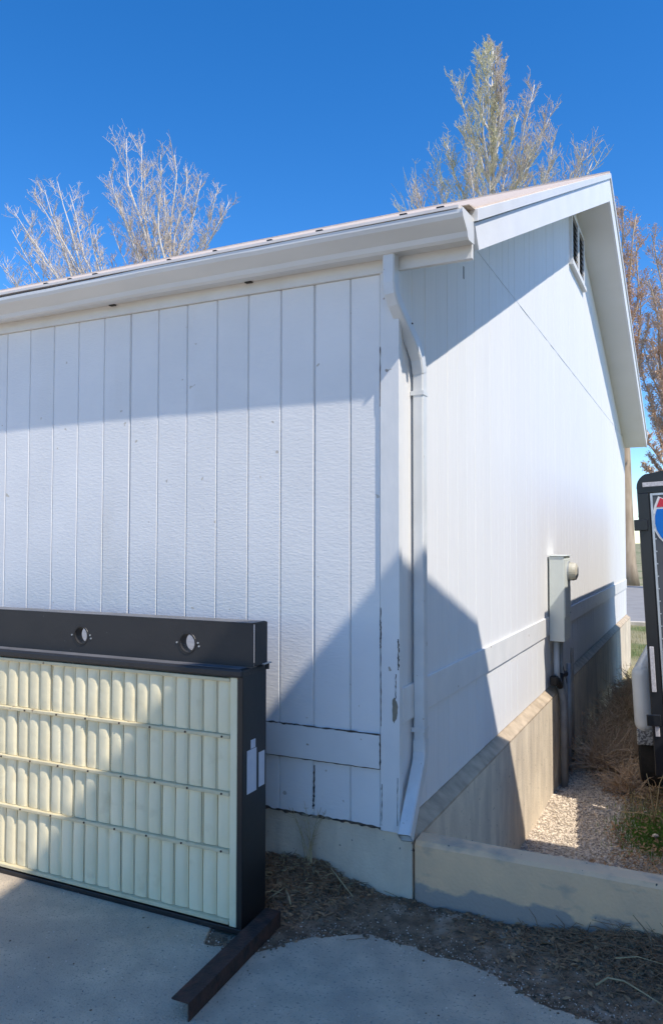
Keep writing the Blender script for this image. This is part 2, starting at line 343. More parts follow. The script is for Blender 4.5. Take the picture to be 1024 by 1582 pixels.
# dirt-stained loose splinters at the eave wall foot
for i in range(5):
    xx = R(-.78,-.1)
    mb = MB(); L_ = R(.01,.05); mb.prism([(xx,-.013),(xx+L_,-.013),(xx+L_,-.017),(xx,-.017)], 2, .336+R(0,.006), .345+R(0,.006)); mb.build('paint_flake', M['bare_wood'] if i % 3 else M['crack'], house)
# frieze, gutter, soffit, fascia, roof
bx('frieze_board', M['frieze'], house, (-10.4,-.028,3.092), (.392,-.001,3.27), bevel=.002, seg=1)
def gprof(x):
    s = .004*nz(x*1.3, 2.0)+.003*nz(x*4, 6)-(.012 if x < -1.4 else 0)*min(1, max(0,(-1.4-x)))
    return [(-.030,3.275),(-.030,3.157),(-.122,3.147+s*.5),(-.136,3.158+s),(-.146,3.180+s),(-.176,3.200+s),(-.210,3.222+s),(-.220,3.240+s),(-.220,3.258+s),(-.212,3.261+s),(-.212,3.246),(-.045,3.256)]
mb = MB(); xs = [.40-.18*i for i in range(60)]; npf = 12
for x in xs: mb.v += [(x, p[0], p[1]) for p in gprof(x)]
for i in range(len(xs)-1):
    for k in range(npf): mb.f.append((i*npf+k, i*npf+(k+1)%npf, (i+1)*npf+(k+1)%npf, (i+1)*npf+k))
mb.f += [tuple(range(npf)), tuple(range((len(xs)-1)*npf, len(xs)*npf))]
gut = mb.build('gutter', M['gutter'], house)
mb = MB().prism([(p[0]*1.03-.001, (p[1]-3.22)*1.04+3.22) for p in gprof(.4)[:10]], 0, .401, .405); mb.build('gutter_end_cap', M['gutter'], gut)
for xh in (-.84,-1.79): bx('gutter_hanger', M['cable'], gut, (xh-.02,-.050,3.1490), (xh+.02,-.0285,3.1545))
for xh, ww in ((-2.16,.04),(-1.97,.035),(-1.78,.045),(-.34,.05),(-.62,.04),(.28,.05),(.10,.05),(-1.25,.03),(-.95,.03)):
    bx('roof_clip', M['cable'], house, (xh,-.223,3.2757), (xh+ww*.7,-.19,3.284))
XR = .41
for nm, (ya, yb) in (('near', (.0, AP)), ('far', (AP, GL+.05))):
    s0, s1 = (ya+.035 if nm == 'near' else ya), yb
    MB().prism([(s0,soff(s0)),(s1,soff(s1)),(s1,soff(s1)+.03),(s0,soff(s0)+.03)], 0, -.12, .383).build('soffit', M['soffit'], house)
    a = -.032 if nm == 'near' else ya
    ylo = .035 if nm == 'near' else ya
    h = lambda y: rtop(y)-.062
    poly = [(ylo,soff(ylo)-.010),(s1,soff(s1)-.010),(s1,h(s1)),(a,h(a))] + ([(a,soff(0)+.10)] if nm == 'near' else [])
    MB().prism(poly, 0, .384, XR).build('fascia', M['fascia'], house)
    poly = [(a-.012 if nm == 'near' else a,h(a)+.002),(s1,h(s1)+.002),(s1,rtop(s1)),(a-.012 if nm == 'near' else a,rtop(a))]
    MB().prism(poly, 0, .384, XR+.017).build('rake_trim', M['metal_trim'], house, bevel=.002, seg=1)
mb = MB().prism([(-.150,3.2985),(-.04,rtop(-.04)+.001),(AP,rtop(AP)+.003),(AP,rtop(AP)+.012),(-.04,rtop(-.04)+.014),(-.150,3.3015)], 0, -10.4, XR+.004)
rf = mb.build('roof', M['roof'], house)
MB().prism([(AP,rtop(AP)+.003),(GL+.25,rtop(GL+.25)+.003),(GL+.25,rtop(GL+.25)+.03),(AP,rtop(AP)+.030)], 0, -10.4, XR+.004).build('roof', M['roof'], house)
# drip edge over the gutter
MB().prism([(-.224,3.2618),(-.03,3.278),(-.03,3.296),(-.140,3.298),(-.224,3.2755)], 0, -10.4, .384).build('drip_edge', M['drip'], house)
# gable vent with two louvred openings
vy0, vy1, vz0, vz1 = 5.56, 6.58, 4.98, 5.60
vent = bx('gable_vent', M['louver'], house, (.004,vy0+.02,vz0+.02), (.014,vy1-.02,vz1-.02))
for a, b in (((vy0,vz0),(vy1,vz0+.05)),((vy0,vz1-.04),(vy1,vz1)),((vy0,vz0+.051),(vy0+.05,vz1-.041)),((vy1-.05,vz0+.051),(vy1,vz1-.041)),((6.03,vz0+.051),(6.12,vz1-.041))):
    bx('vent_frame', M['trim'], vent, (.0105,a[0],a[1]), (.045,b[0],b[1]))
bx('vent_sill', M['trim'], vent, (.0105,vy0-.06,vz0-.045), (.06,vy1+.06,vz0-.003))
for yy0, yy1 in ((vy0+.053,6.027),(6.123,vy1-.053)):
    for i in range(8):
        z = vz0+.07+i*.064
        MB().prism([(.015,z+.03),(.018,z+.033),(.038,z+.004),(.035,z)], 1, yy0, yy1).build('louver', M['louver'], vent)
# downspout with elbows
def pipe_sec(pts, hx, hy):
    mb = MB(); n = len(pts)
    for i, p in enumerate(pts):
        p = V(p); d = (V(pts[min(i+1,n-1)])-V(pts[max(i-1,0)])).normalized()
        ax = V((1,0,0)); ax = (ax-d*ax.dot(d)).normalized(); ay = d.cross(ax)
        c = .22
        for sx, sy in ((-1,-1+c),(-1+c,-1),(1-c,-1),(1,-1+c),(1,1-c),(1-c,1),(-1+c,1),(-1,1-c)): mb.v.append(tuple(p+ax*hx*sx+ay*hy*sy))
    for i in range(n-1):
        for k in range(8): mb.f.append((i*8+k, i*8+(k+1)%8, (i+1)*8+(k+1)%8, (i+1)*8+k))
    return mb
pth = [(.000,-.080,3.16),(.000,-.082,3.01),(.003,-.076,2.965),(.010,-.050,2.925),(.034,.075,2.80),(.044,.13,2.745),(.049,.175,2.69),(.050,.200,2.62)]
ds = pipe_sec(pth, .031, .034).build('downspout', M['downspout'], house)
pipe_sec([(.050,.202,2.66),(.050,.203,.70)], .0285, .0325).build('downspout_pipe', M['downspout'], ds)
pipe_sec([(.050,.202,.74),(.051,.196,.675),(.054,.172,.625),(.072,-.085,.345)], .0325, .034).build('downspout_elbow', M['downspout'], ds)
pipe_sec([(.0722,-.086,.344),(.0724,-.0875,.3425)], .027, .029).build('outlet', M['cable'], ds)
for zz in (2.50,.78):
    bx('strap', M['downspout'], ds, (.012,.1665,zz), (.0815,.2375,zz+.022))
for zz in (2.83,): 
    MB().tube([(.012,.04,zz+.035),(.065,.06,zz+.01)],.004,5).build('rivet', M['cable'], ds)
bx('wall_crack', M['crack'], house, (.0095,1.16,3.42), (.0108,1.178,3.50))
# ------------------------------------------------------------------ retaining wall
rw = thing('retaining_wall', (.088,0,0), 'low weathered concrete retaining wall running from the house corner along the dirt strip', 'wall')
mb = MB(); xs = [.088+i*.06 for i in range(49)]
prof = lambda x: [(0.004*nz(x*3,1),-.6),(0.002+.004*nz(x*3,1),.0),(.004*nz(x*4,5),.285+.006*nz(x*3,9)),(.016+.003*nz(x*5,5),.306-.008*(x/1.2)+.006*nz(x*4,2)),(.105,.312-.008*(x/1.2)+.004*nz(x*3,4)),(.135,.298-.008*(x/1.2)),(.140,.0),(.140,-.62)]
for x in xs: mb.v += [(x, a, b) for a, b in prof(x)]
for i in range(len(xs)-1):
    for k in range(8): mb.f.append((i*8+k, i*8+(k+1)%8, (i+1)*8+(k+1)%8, (i+1)*8+k))
mb.f += [tuple(range(8)), tuple(range((len(xs)-1)*8, len(xs)*8))]
mb.build('wall_body', M['retain'], rw)
# ------------------------------------------------------------------ framed panel
XE, YF = -.505, -.612
pn = thing('framed_panel', (-1.7,-.5,0), 'large upright panel of cream ribbed cells in a black steel frame before the siding', 'panel')
XL = -2.95; ry0_ = -.542
fr = bx('frame_post', M['black'], pn, (XE-.030,YF+.004,.022), (XE,-.40,1.168), bevel=.004)
bx('frame_post', M['black'], pn, (XL,YF+.004,.022), (XL+.03,-.40,1.168), bevel=.004)
bx('frame_top', M['black_rail'], pn, (XL,YF-.006,1.132), (XE+.001,-.40,1.170), bevel=.010)
bx('ledge_sheen', M['sky_sheen'], pn, (XL,YF+.006,1.1702), (XE-.02,ry0_-.001,1.1716))  # strip painted lighter where the ledge reflects the sky
bx('frame_bottom', M['black'], pn, (XL,YF,.0), (XE+.001,-.40,.024), bevel=.003)
bx('back_sheet', M['cream_bar'], pn, (XL+.031,YF+.034,.025), (XE-.031,YF+.038,1.131))
bx('back_cover', M['black'], pn, (XL+.031,-.412,.025), (XE-.031,-.404,1.131))
# upper rail: channel with two round holes
ry0, ry1, rz0, rz1 = -.542, -.425, 1.172, 1.366
rail = MB()
def plate(x0, x1, z0, z1, y, holes, t=.006):
    xsb = [x0]
    for hx, hz, r in holes: xsb += [hx-r*1.5, hx+r*1.5]
    xsb.append(x1)
    for i in range(0, len(xsb), 2): rail.box((xsb[i],y,z0),(xsb[i+1],y+t,z1))
    for hx, hz, r in holes:
        N = 32; a = hx-r*1.5; b = hx+r*1.5; inn = []; out = []
        for k in range(N):
            t_ = 2*math.pi*(k+.5)/N; c, s = math.cos(t_), math.sin(t_); inn.append((hx+r*c, hz+r*s))
            q = min((r*1.5)/abs(c) if c else 9, ((z1-hz) if s > 0 else (hz-z0))/abs(s) if s else 9); out.append((hx+q*c, hz+q*s))
        # include corners by snapping the nearest outer points
        for cx, cz in ((a,z0),(b,z0),(a,z1),(b,z1)):
            j = min(range(N), key=lambda k: (out[k][0]-cx)**2+(out[k][1]-cz)**2); out[j] = (cx, cz)
        for yy, flip in ((y, 0), (y+t, 1)):
            v = [(p[0],yy,p[1]) for p in inn]+[(p[0],yy,p[1]) for p in out]
            rail.add(v, [(k,(k+1)%N,N+(k+1)%N,N+k) for k in range(N)])
        v = [(p[0],y,p[1]) for p in inn]+[(p[0],y+.05,p[1]) for p in inn]
        rail.add(v, [(k,(k+1)%N,N+(k+1)%N,N+k) for k in range(N)])
holes = [(-2.2,1.262,.042),(-1.524,1.262,.042),(-.858,1.262,.043)]
plate(XL, XE+.012, rz0, rz1, ry0, holes)
rail.box((XL,ry0,rz1+.0005),(XE+.012,ry1,rz1+.006)); 
rail.box((XE+.0125,ry0+.012,rz0+.004),(XE+.018,ry1,rz1+.004))
bx('rail_sheen', M['sky_sheen'], pn, (XL,ry0+.004,rz1+.0062), (XE+.008,ry1-.004,rz1+.0076))  # same painted sky reflection along the top of the rail
rl = rail.build('top_rail', M['black_rail'], pn)
for hx, hz, r in holes:
    mb = MB(); N = 28; v = []
    for rr, yy in ((r*1.0,ry0-.003),(r*1.18,ry0-.003),(r*1.22,ry0-.0005)):
        v += [(hx+rr*math.cos(2*math.pi*k/N),yy,hz+rr*math.sin(2*math.pi*k/N)) for k in range(N)]
    mb.add(v, [(j*N+k,j*N+(k+1)%N,(j+1)*N+(k+1)%N,(j+1)*N+k) for j in range(2) for k in range(N)])
    mb.build('hole_rim', M['black'], rl)
    for dx, dz in ((.062,.004),(.068,-.012),(-.06,.0)):
        MB().cyl((hx+dx,ry0-.004,hz+dz),(hx+dx,ry0-.0002,hz+dz),.0045,8).build('bolt', M['steel'], rl)
bx('bracket', M['steel'], pn, (XE-.02,-.47,1.174), (XE+.028,-.40,1.181), bevel=.002)
MB().cyl((XE+.022,-.43,1.150),(XE+.022,-.43,1.174),.009,8).build('bolt', M['cable'], pn)
# cells: one pillow mesh shared by all
PC, RH = .0785, .2545
bars_z = [1.118,.862,.606,.350,.040]
def cell_mesh(w, h):
    mb = MB(); nx, nz_ = 8, 6; vs = []
    for j in range(nz_+1):
        for i in range(nx+1):
            u = i/nx; t = j/nz_
            prof = min(1, math.sin(math.pi*u)**.32) if 0 < u < 1 else 0
            e = min(1, min(t, 1-t)/.12); e = math.sin(e*math.pi/2)**.7 if e > 0 else 0
            vs.append((u*w, -.0135*prof*(.5+.5*e), t*h))
    fs = [(j*(nx+1)+i, j*(nx+1)+i+1, (j+1)*(nx+1)+i+1, (j+1)*(nx+1)+i) for j in range(nz_) for i in range(nx)]
    me = bpy.data.meshes.new('ribbed_cell'); me.from_pydata(vs, [], fs); me.materials.append(M['cream']); me.shade_smooth(); return me
cells = {}
x = XE-.072
ncol = 0
while x-PC > XL+.04:
    for r in range(4):
        zt, zb = bars_z[r]-.010, bars_z[r+1]+.010
        if r not in cells: cells[r] = cell_mesh(PC-.009, zt-zb)
        o = link('ribbed_cell', cells[r], pn, (x-PC+.0045+R(-.001,.001), YF+.028+R(-.003,.003), zb)); o.rotation_euler = (R(-.004,.004), R(-.006,.006), R(-.03,.03))
    x -= PC; ncol += 1
bx('edge_strip', M['cream'], pn, (XE-.068,YF+.006,.026), (XE-.031,YF+.032,1.130), bevel=.002, seg=1)
for i, z in enumerate(bars_z):
    bx('cross_bar', M['cream_bar'], pn, (XL+.031,YF+.003,z-.0085), (XE-.070,YF+.033,z+.0085), bevel=.003)
xx = XE-.072
while xx > XL+.05:        # thin upright fins between the cells
    bx('fin', M['cream'], pn, (xx-.0015,YF+.0255,.05), (xx+.0015,YF+.033,1.108)); xx -= PC
rv = MB()
for z in bars_z[1:4]:
    q = XE-.11
    while q > XL+.1:
        rv.cyl((q,YF+.000,z),(q,YF+.0028,z),.005,8); q -= PC*2.6+R(-.02,.02)
rv.build('rivet', M['rust'], pn, kind='stuff')
for a, b in (((-.571,.606),(-.491,.800)),((-.470,.612),(-.418,.770)),((-.540,.803),(-.500,.842))):
    MB().box((XE+.0005,a[0],a[1]),(XE+.002,b[0],b[1])).build('sticker', M['paper'], pn)
# angle iron foot
ai = thing('angle_iron', (-.40,-.9,0), 'rusty angle iron lying on the concrete in front of the black framed panel', 'angle iron')
mb = MB().prism([(-.425,.062),(-.352,.062),(-.352,.0005),(-.345,.0005),(-.345,.069),(-.425,.069)], 1, -1.215, -.46)
o = mb.build('flanged_bar', M['rust'], ai, bevel=.0012, seg=1)
for v in o.data.vertices: v.co.x += (v.co.y+.30)*-.06
# ------------------------------------------------------------------ meter box
mt = thing('electric_meter', (.16,4.15,.79), 'grey green electric meter box with round beige meter fixed on the gable wall', 'meter box')
bx('box', M['meter'], mt, (.026,3.985,.795), (.165,4.33,1.605), bevel=.006)
bx('box_lid', M['meter'], mt, (.1655,3.99,1.02), (.172,4.325,1.575), bevel=.002, seg=1)
mb = MB(); c0 = V((.172,4.20,1.455))
mb.tube([c0,c0+V((.045,0,0)),c0+V((.075,0,0)),c0+V((.088,0,0))],[.088,.088,.080,.05],24); dm = mb.build('meter_dome', M['dome'], mt)
mb = MB(); mb.tube([c0+V((-.001,0,0)),c0+V((.014,0,0))],.098,24); mb.build('meter_ring', M['steel'], dm)
MB().tube([c0+V((.0885,0,0)),c0+V((.0895,0,0))],[.046,.044],20).build('dial', M['steel'], dm)
for zz in (1.05,1.54): MB().cyl((.1722,4.30,zz),(.1755,4.30,zz),.006,8).build('screw', M['steel'], mt)
bx('box_hood', M['meter'], mt, (.02,3.975,1.6055), (.182,4.34,1.613), bevel=.002, seg=1)
bx('side_conduit_cover', M['conduit_tan'], mt, (.03,4.345,.80), (.085,4.41,1.34), bevel=.008)
MB().tube([(.055,4.36,.80),(.06,4.36,.45),(.095,4.36,.33),(.10,4.36,-.62)],.024,10).build('conduit', M['conduit'], mt, smooth=True)
MB().tube([(.07,4.09,.795),(.07,4.09,.50),(.075,4.10,.40)],.028,10).build('conduit', M['fender'], mt, smooth=True)
MB().tube([(.075,4.10,.42),(.11,4.12,.30),(.125,4.13,.20),(.125,4.13,-.62)],.034,10).build('conduit', M['conduit'], mt, smooth=True)
MB().tube([(.09,4.22,.795),(.09,4.22,.5),(.125,4.26,.32),(.125,4.26,-.62)],.022,10).build('conduit', M['conduit'], mt, smooth=True)
MB().tube([(.10,4.62,.50),(.10,4.62,-.62)],.026,10).build('conduit', M['steel'], mt, smooth=True)
MB().tube([(.085,4.95,.62),(.085,4.95,-.62)],.018,10).build('conduit', M['conduit_tan'], mt, smooth=True)
MB().tube([(.05,4.52,1.2),(.045,4.52,.55),(.09,4.52,.33),(.09,4.53,-.62)],.009,6).build('cable', M['cable'], mt, smooth=True)
MB().tube([(.06,3.97,.45),(.10,3.99,.43),(.11,4.03,.37),(.10,4.10,.36),(.09,4.2,.44),(.12,4.3,.45)],.03,8).build('cable', M['cable'], mt, smooth=True)
bx('clamp', M['cable'], mt, (.03,3.94,.385), (.10,4.02,.47), bevel=.01)
# ------------------------------------------------------------------ cargo trailer
TB = V((.965,3.5,-.22))
tr = thing('cargo_trailer', TB, 'black enclosed cargo trailer with red and blue shield on its grey rear door', 'trailer')
W_, L_, H_ = 2.30, 6.15, 2.53
def arch(x): return H_+.11*math.sin(math.pi*max(0,min(1,x/W_)))
prof = [(0,.0),(0,H_-.10)]
for i in range(1,6): t = i/6*math.pi/2; prof.append((.10-.10*math.cos(t), H_-.10+.10*math.sin(t)+.02*i/6))
for i in range(0,11): xx = .10+(W_-.2)*i/10; prof.append((xx, arch(xx)))
for i in range(1,6): t = (1-i/6)*math.pi/2; prof.append((W_-.10+.10*math.cos(t), H_-.10+.10*math.sin(t)+.02*(6-i)/6))
prof += [(W_,H_-.10),(W_,0)]
def T(mb): 
    mb.v = [tuple(V(v)+TB) for v in mb.v]; return mb
T(MB().prism(prof, 1, .03, L_)).build('body', M['trailer'], tr)
# rear frame ring (posts and header), ramp door set inside
T(MB().box((.004,.0,.0),(.095,.028,H_-.15))).build('rear_post', M['trailer'], tr, bevel=.006)
T(MB().box((W_-.095,.0,.0),(W_-.004,.028,H_-.15))).build('rear_post', M['trailer'], tr, bevel=.006)
hp = [(.004,H_-.148)]+[(a, b-.004) for a, b in prof[1:-1]]+[(W_-.004,H_-.148)]
T(MB().prism(hp, 1, .0, .028)).build('rear_header', M['trailer'], tr)
T(MB().box((.10,.0,.0),(W_-.10,.026,.12))).build('rear_sill', M['trailer'], tr, bevel=.005)
dr = T(MB().box((.104,.006,.13),(W_-.104,.030,H_-.156))).build('ramp_door', M['trailer_panel'], tr)
for a, b in (((.1045,.131),(.122,H_-.157)),((W_-.122,.131),(W_-.1045,H_-.157)),((.123,H_-.175),(W_-.123,H_-.157))):
    T(MB().box((a[0],.0015,a[1]),(b[0],.0055,b[1]))).build('door_edge', M['alu'], dr)
mb = MB()
for i in range(20): mb.cyl((.128,.0,.2+i*.105),(.128,.0045,.2+i*.105),.006,6)
T(mb).build('rivet', M['alu'], dr, kind='stuff')
T(MB().box((.05,-.012,H_-.10),(W_-.03,-.001,H_-.062))).build('light_strip', M['lamp_lens'], tr, bevel=.003)
for z in (H_-.47,.42): T(MB().box((-.035,-.03,z),(.075,-.001,z+.095))).build('hinge', M['trailer'], tr, bevel=.006)
T(MB().box((.02,-.012,.70),(.055,-.001,1.08))).build('tail_lamp', M['lamp_lens'], tr, bevel=.004)
T(MB().box((.025,-.010,.33),(.06,-.001,.42))).build('marker_lamp', M['lamp_lens'], tr, bevel=.014)
# shield emblem on the door
def shield(s, cx, cz):
    pts = []
    for t in range(0,13):      # left side from top centre round to the tip, then mirrored
        pass
    half = [(0,.235),(.06,.215),(.12,.225),(.165,.25),(.20,.17),(.225,.08),(.228,0),(.215,-.07),(.18,-.14),(.13,-.20),(.07,-.25),(0,-.285)]
    full = [(-a, b) for a, b in half[::-1]][:-1]+half[:-1]
    return [(cx+a*s, cz+b*s) for a, b in full]
SX, SZ = .315, 2.12
T(MB().prism(shield(.9,SX,SZ), 1, .002, .0055)).build('shield_border', M['sh_white'], dr)
sh = shield(.81,SX,SZ); zc = SZ+.125
def clip(poly, keep):
    out = []
    for i in range(len(poly)):
        p, q = poly[i], poly[(i+1)%len(poly)]
        if keep(p[1]): out.append(p)
        if keep(p[1]) != keep(q[1]): t = (zc-p[1])/(q[1]-p[1]); out.append((p[0]+(q[0]-p[0])*t, zc))
    return out
top = clip(sh, lambda z: z > zc); bot = clip(sh, lambda z: z <= zc)
T(MB().prism([(a, b+.008) for a, b in top], 1, -.0005, .0018)).build('shield_top', M['sh_red'], dr)
T(MB().prism([(a, b-.008) for a, b in bot], 1, -.0005, .0018)).build('shield_field', M['sh_blue'], dr)
# fender, wheels, tongue
fd = T(MB().box((-.180,.42,.25),(-.004,2.35,.85))).build('fender', M['fender'], tr, bevel=.13, seg=6)
for p in fd.data.polygons: p.use_smooth = True
T(MB().box((-.165,.46,.14),(-.006,2.30,.285))).build('tread_plate', M['tread'], fd, bevel=.01)
for yy in (.95,1.80):
    mb = MB(); c = TB+V((-.005,yy,-.02)); mb.tube([c+V((-.17,0,0)),c+V((-.15,0,0)),c+V((.0,0,0)),c+V((.02,0,0))],[.30,.345,.345,.30],28)
    wl = mb.build('wheel', M['rubber'], tr)
    mb = MB(); mb.tube([c+V((-.175,0,0)),c+V((-.12,0,0))],[.19,.20],20); mb.build('rim', M['alu'], wl)
    c = TB+V((W_-.0,yy,-.02)); mb = MB(); mb.tube([c+V((-.02,0,0)),c+V((.17,0,0))],[.345,.345],28); wl = mb.build('wheel', M['rubber'], tr)
    mb = MB(); mb.tube([c+V((.12,0,0)),c+V((.178,0,0))],[.20,.19],20); mb.build('rim', M['alu'], wl)
T(MB().box((.3,.1,-.12),(W_-.3,L_+1.2,-.005))).build('chassis', M['trailer'], tr)
tr.rotation_euler.y = -.048
# ------------------------------------------------------------------ barn and fence beside the viewer (unseen, outlines shaped to cast the forecourt shadows)
D = 3.0; kx = 1.45/3.87; kz = 5.4/3.87
sil = [(-3.0,1.75),(-1.55,2.47),(-1.25,2.585),(-.03,1.67),(.54,1.51),(1.456,1.209),(2.60,-.60)]  # wanted shadow edge, carried back along the sun to give the roofline
prof = [(y-D*kx, z+D*kz) for y, z in sil]
y0b, y1b = prof[0][0]+.12, prof[-1][0]-.12
shadow_barn = thing('shadow_barn', (5.5,-1,-.7), 'unseen gabled building right of the viewer, outline shaped to cast the forecourt shadow', 'shadow_barn')
wallp = [(y0b,-.74)]+[(a if 0 < i < len(prof)-1 else (y0b if i == 0 else y1b), b-.09) for i, (a, b) in enumerate(prof)]+[(y1b,-.74)]
bw = MB().prism(wallp, 0, D+.15, D+7).build('wall', M['shadow_barn'], shadow_barn)
for (a, b), (c, d) in zip(prof, prof[1:]):
    nvec = V((-(d-b), c-a)).normalized()*.07
    MB().prism([(a,b),(c,d),(c-nvec.x,d-nvec.y),(a-nvec.x,b-nvec.y)], 0, D, D+7.2).build('roof', M['roof'], shadow_barn)
bx('door', M['cedar'], shadow_barn, (D+.10,-2.9,.02), (D+.149,-1.2,2.3)); 
for yy in (-2.96,-1.2): bx('door_jamb', M['trim'], shadow_barn, (D+.09,yy,.02), (D+.149,yy+.058,2.35))
fn = thing('shadow_fence', (1.35,2.6,-.6), 'unseen low board fence added right of the gravel, its top shaped to cast a shadow edge', 'fence')
FD = 1.35
for i in range(10):
    yy = 2.60-FD*kx-.02+i*.125
    ztop = -1.24+.225*(yy+FD*kx-2.65)+FD*kz  # top follows the wanted shadow edge on the gravel
    bx('board', M['cedar'], fn, (FD,yy,-.62), (FD+.02,yy+.119,ztop))
for zz in (-.3,.35): bx('rail', M['cedar'], fn, (FD+.022,2.19,zz), (FD+.06,3.45,zz+.09))
for yy in (2.2,3.3): bx('post', M['cedar'], fn, (FD+.062,yy,-.7), (FD+.15,yy+.09,.6))
# ------------------------------------------------------------------ loose ground cover
ICO = None
def ico():
    b = bmesh.new(); bmesh.ops.create_icosphere(b, subdivisions=1, radius=1); v = [x.co.copy() for x in b.verts]; f = [tuple(q.index for q in p.verts) for p in b.faces]; b.free(); return v, f
IV, IF = ico()
def stones(mb, pos, r, flat=.65):
    a = R(0,6.28); ca, sa = math.cos(a), math.sin(a); s = (r*R(.7,1.3), r*R(.6,1.0), r*R(.45,.8)*flat/.65)
    vs = []
    for v in IV:
        q = 1+R(-.18,.18); x, y, z = v.x*s[0]*q, v.y*s[1]*q, v.z*s[2]*q
        vs.append((pos[0]+x*ca-y*sa, pos[1]+x*sa+y*ca, pos[2]+z))
    mb.add(vs, IF)
mb = MB()
for i in range(30000):
    y = .15+5.6*random.random()**1.15; x = R(.06,1.25)
    if x > .62+.45*nz(y*1.3, 3)+.2 and random.random() < .75: continue
    stones(mb, (x, y, low_h(x, y)+.008+.012*nz(x*8,y*8)), R(.0045,.0105) if random.random() < .94 else R(.010,.019))
tag(mb.build('gravel', M['gravel'], None), 'loose tan and grey gravel along the foot of the gable wall', 'gravel', kind='stuff')
# dirt clods and chips along the apron: thick on the heap by the panel and the tangle at the right, thin between
def edge_y(x): return lerp(edge, x)
def spot():
    q = random.random()
    if q < .36: return random.gauss(-.46,.15), -abs(random.gauss(0,.17))-.004
    if q < .66: return random.gauss(1.15,.28), -abs(random.gauss(0,.17))-.004
    if q < .86: x = R(-.75,1.75); return x, -abs(random.gauss(0,.06))-.004
    x = R(-.6,1.75); return x, edge_y(x)+random.gauss(.03,.035)
mb = MB()
for i in range(6500):
    x, y = spot()
    if y > -.004: continue
    e = edge_y(x)
    if y < e-.10 or x > 1.9: continue
    stones(mb, (x, y, (dirt_h(x, y) if y > e+.01 else 0)+.0015), R(.002,.007) if random.random() < .93 else R(.007,.014), .8)
tag(mb.build('dirt_clods', M['clod'], None), 'crumbled brown dirt and chips along the wall foot', 'dirt', kind='stuff')
mb = MB()
for i in range(1100):       # pale chips and grit on the dirt and the concrete edge
    x = R(-.7,1.7); e = edge_y(x); y = R(e-.12,-.01) if i % 2 else e+random.gauss(.02,.05)
    if y > -.005: continue
    stones(mb, (x, y, (dirt_h(x, y) if y > e+.01 else 0)+.001), R(.0015,.0045))
for i in range(260):        # a few crumbs further out on the concrete
    stones(mb, (R(-1.6,1.2), R(-1.5,-.55), .001), R(.0015,.0045))
mk = MB()
for i in range(46): stones(mk, (R(-1.5,1.15), R(-1.45,-.6), .001), R(.002,.006), .5)
tag(mk.build('dirt_crumbs', M['clod'], None), 'dark dirt crumbs lying on the concrete driveway', 'dirt', kind='stuff')
tag(mb.build('grit', M['gravel'], None), 'pale grit scattered over the dirt strip', 'grit', kind='stuff')
def leaf(mb, p, r, tilt=.6):
    a = R(0,6.28); d = V((math.cos(a), math.sin(a), R(-tilt,tilt))).normalized(); s = d.cross(V((R(-.5,.5),R(-.5,.5),1))).normalized(); n_ = s.cross(d)
    p = V(p); mb.add([p-d*r, p+s*r*.45+n_*r*.15, p+d*r, p-s*r*.45+n_*r*.15], [(0,1,2),(0,2,3)])
mb = MB()
for i in range(3400):
    if random.random() < .55: x, y = random.gauss(-.50,.15), -abs(random.gauss(0,.15))-.005
    else: x, y = random.gauss(1.15,.32), -abs(random.gauss(0,.16))-.005
    leaf(mb, (x, y, dirt_h(x, y)+.006), R(.006,.024))
for i in range(3600):
    y = R(.15,4.2); x = .85+.35*nz(y*1.3,3)+R(-.25,.8)
    leaf(mb, (x, y, low_h(x, y)+.03+R(0,.02)), R(.010,.028))
tag(mb.build('leaf_litter', M['litter'], None), 'brown dead leaves and bark crumbs lying on the ground', 'leaf litter', kind='stuff')
mb = MB()
for i in range(900):       # short broken twigs
    if random.random() < .45: x, y = random.gauss(-.45,.2), -abs(random.gauss(0,.18))-.01
    else: x, y = random.gauss(1.15,.3), -abs(random.gauss(0,.17))-.01
    a = R(0,6.28); l = R(.015,.10); p = V((x,y,dirt_h(x,y)+R(.003,.015))); q = p+V((math.cos(a)*l, min(0,math.sin(a)*l), R(0,.02)))
    mb.tube([p,q], R(.0008,.002), 4)
tag(mb.build('twig_litter', M['twig_brown'], None), 'short broken twigs and straw scattered in the dirt', 'twigs', kind='stuff')
def curly(n, place, L_, r, name, m, label, cat):
    mb = MB()
    for i in range(n):
        x, y = place(); a = R(0,6.28); l = R(*L_); d = V((math.cos(a), math.sin(a), R(-.1,.5))); p = V((x,y,dirt_h(x,y)+R(.002,.02))); pts_ = [p.copy()]
        for k in range(3):
            d = (d+V((R(-.6,.6),R(-.6,.6),R(-.5,.25)))).normalized(); p = p+d*l/3; p.z = max(p.z, dirt_h(p.x,p.y)+.002); p.y = min(p.y,-.006); pts_.append(p.copy())
        rr = R(*r); mb.tube(pts_, [rr,rr*.9,rr*.8,rr*.5], 4)
    return tag(mb.build(name, M[m], None), label, cat, kind='stuff')
curly(170, lambda: (random.gauss(-.50,.11), -abs(random.gauss(0,.13))-.01), (.02,.075), (.0012,.0032), 'straw_litter', 'straw', 'tan straw bits lying on the dirt heap by the panel', 'straw')
curly(200, lambda: (random.gauss(-.46,.15), -abs(random.gauss(0,.14))-.01), (.02,.08), (.0015,.0038), 'bark_litter', 'twig_brown', 'brown bark bits lying on the dirt heap by the panel', 'bark bits')
curly(520, lambda: (random.gauss(1.12,.22), -abs(random.gauss(.02,.15))-.01), (.05,.16), (.0010,.0026), 'root_tangle', 'twig_brown', 'dark tangle of dead roots under the retaining wall', 'roots')
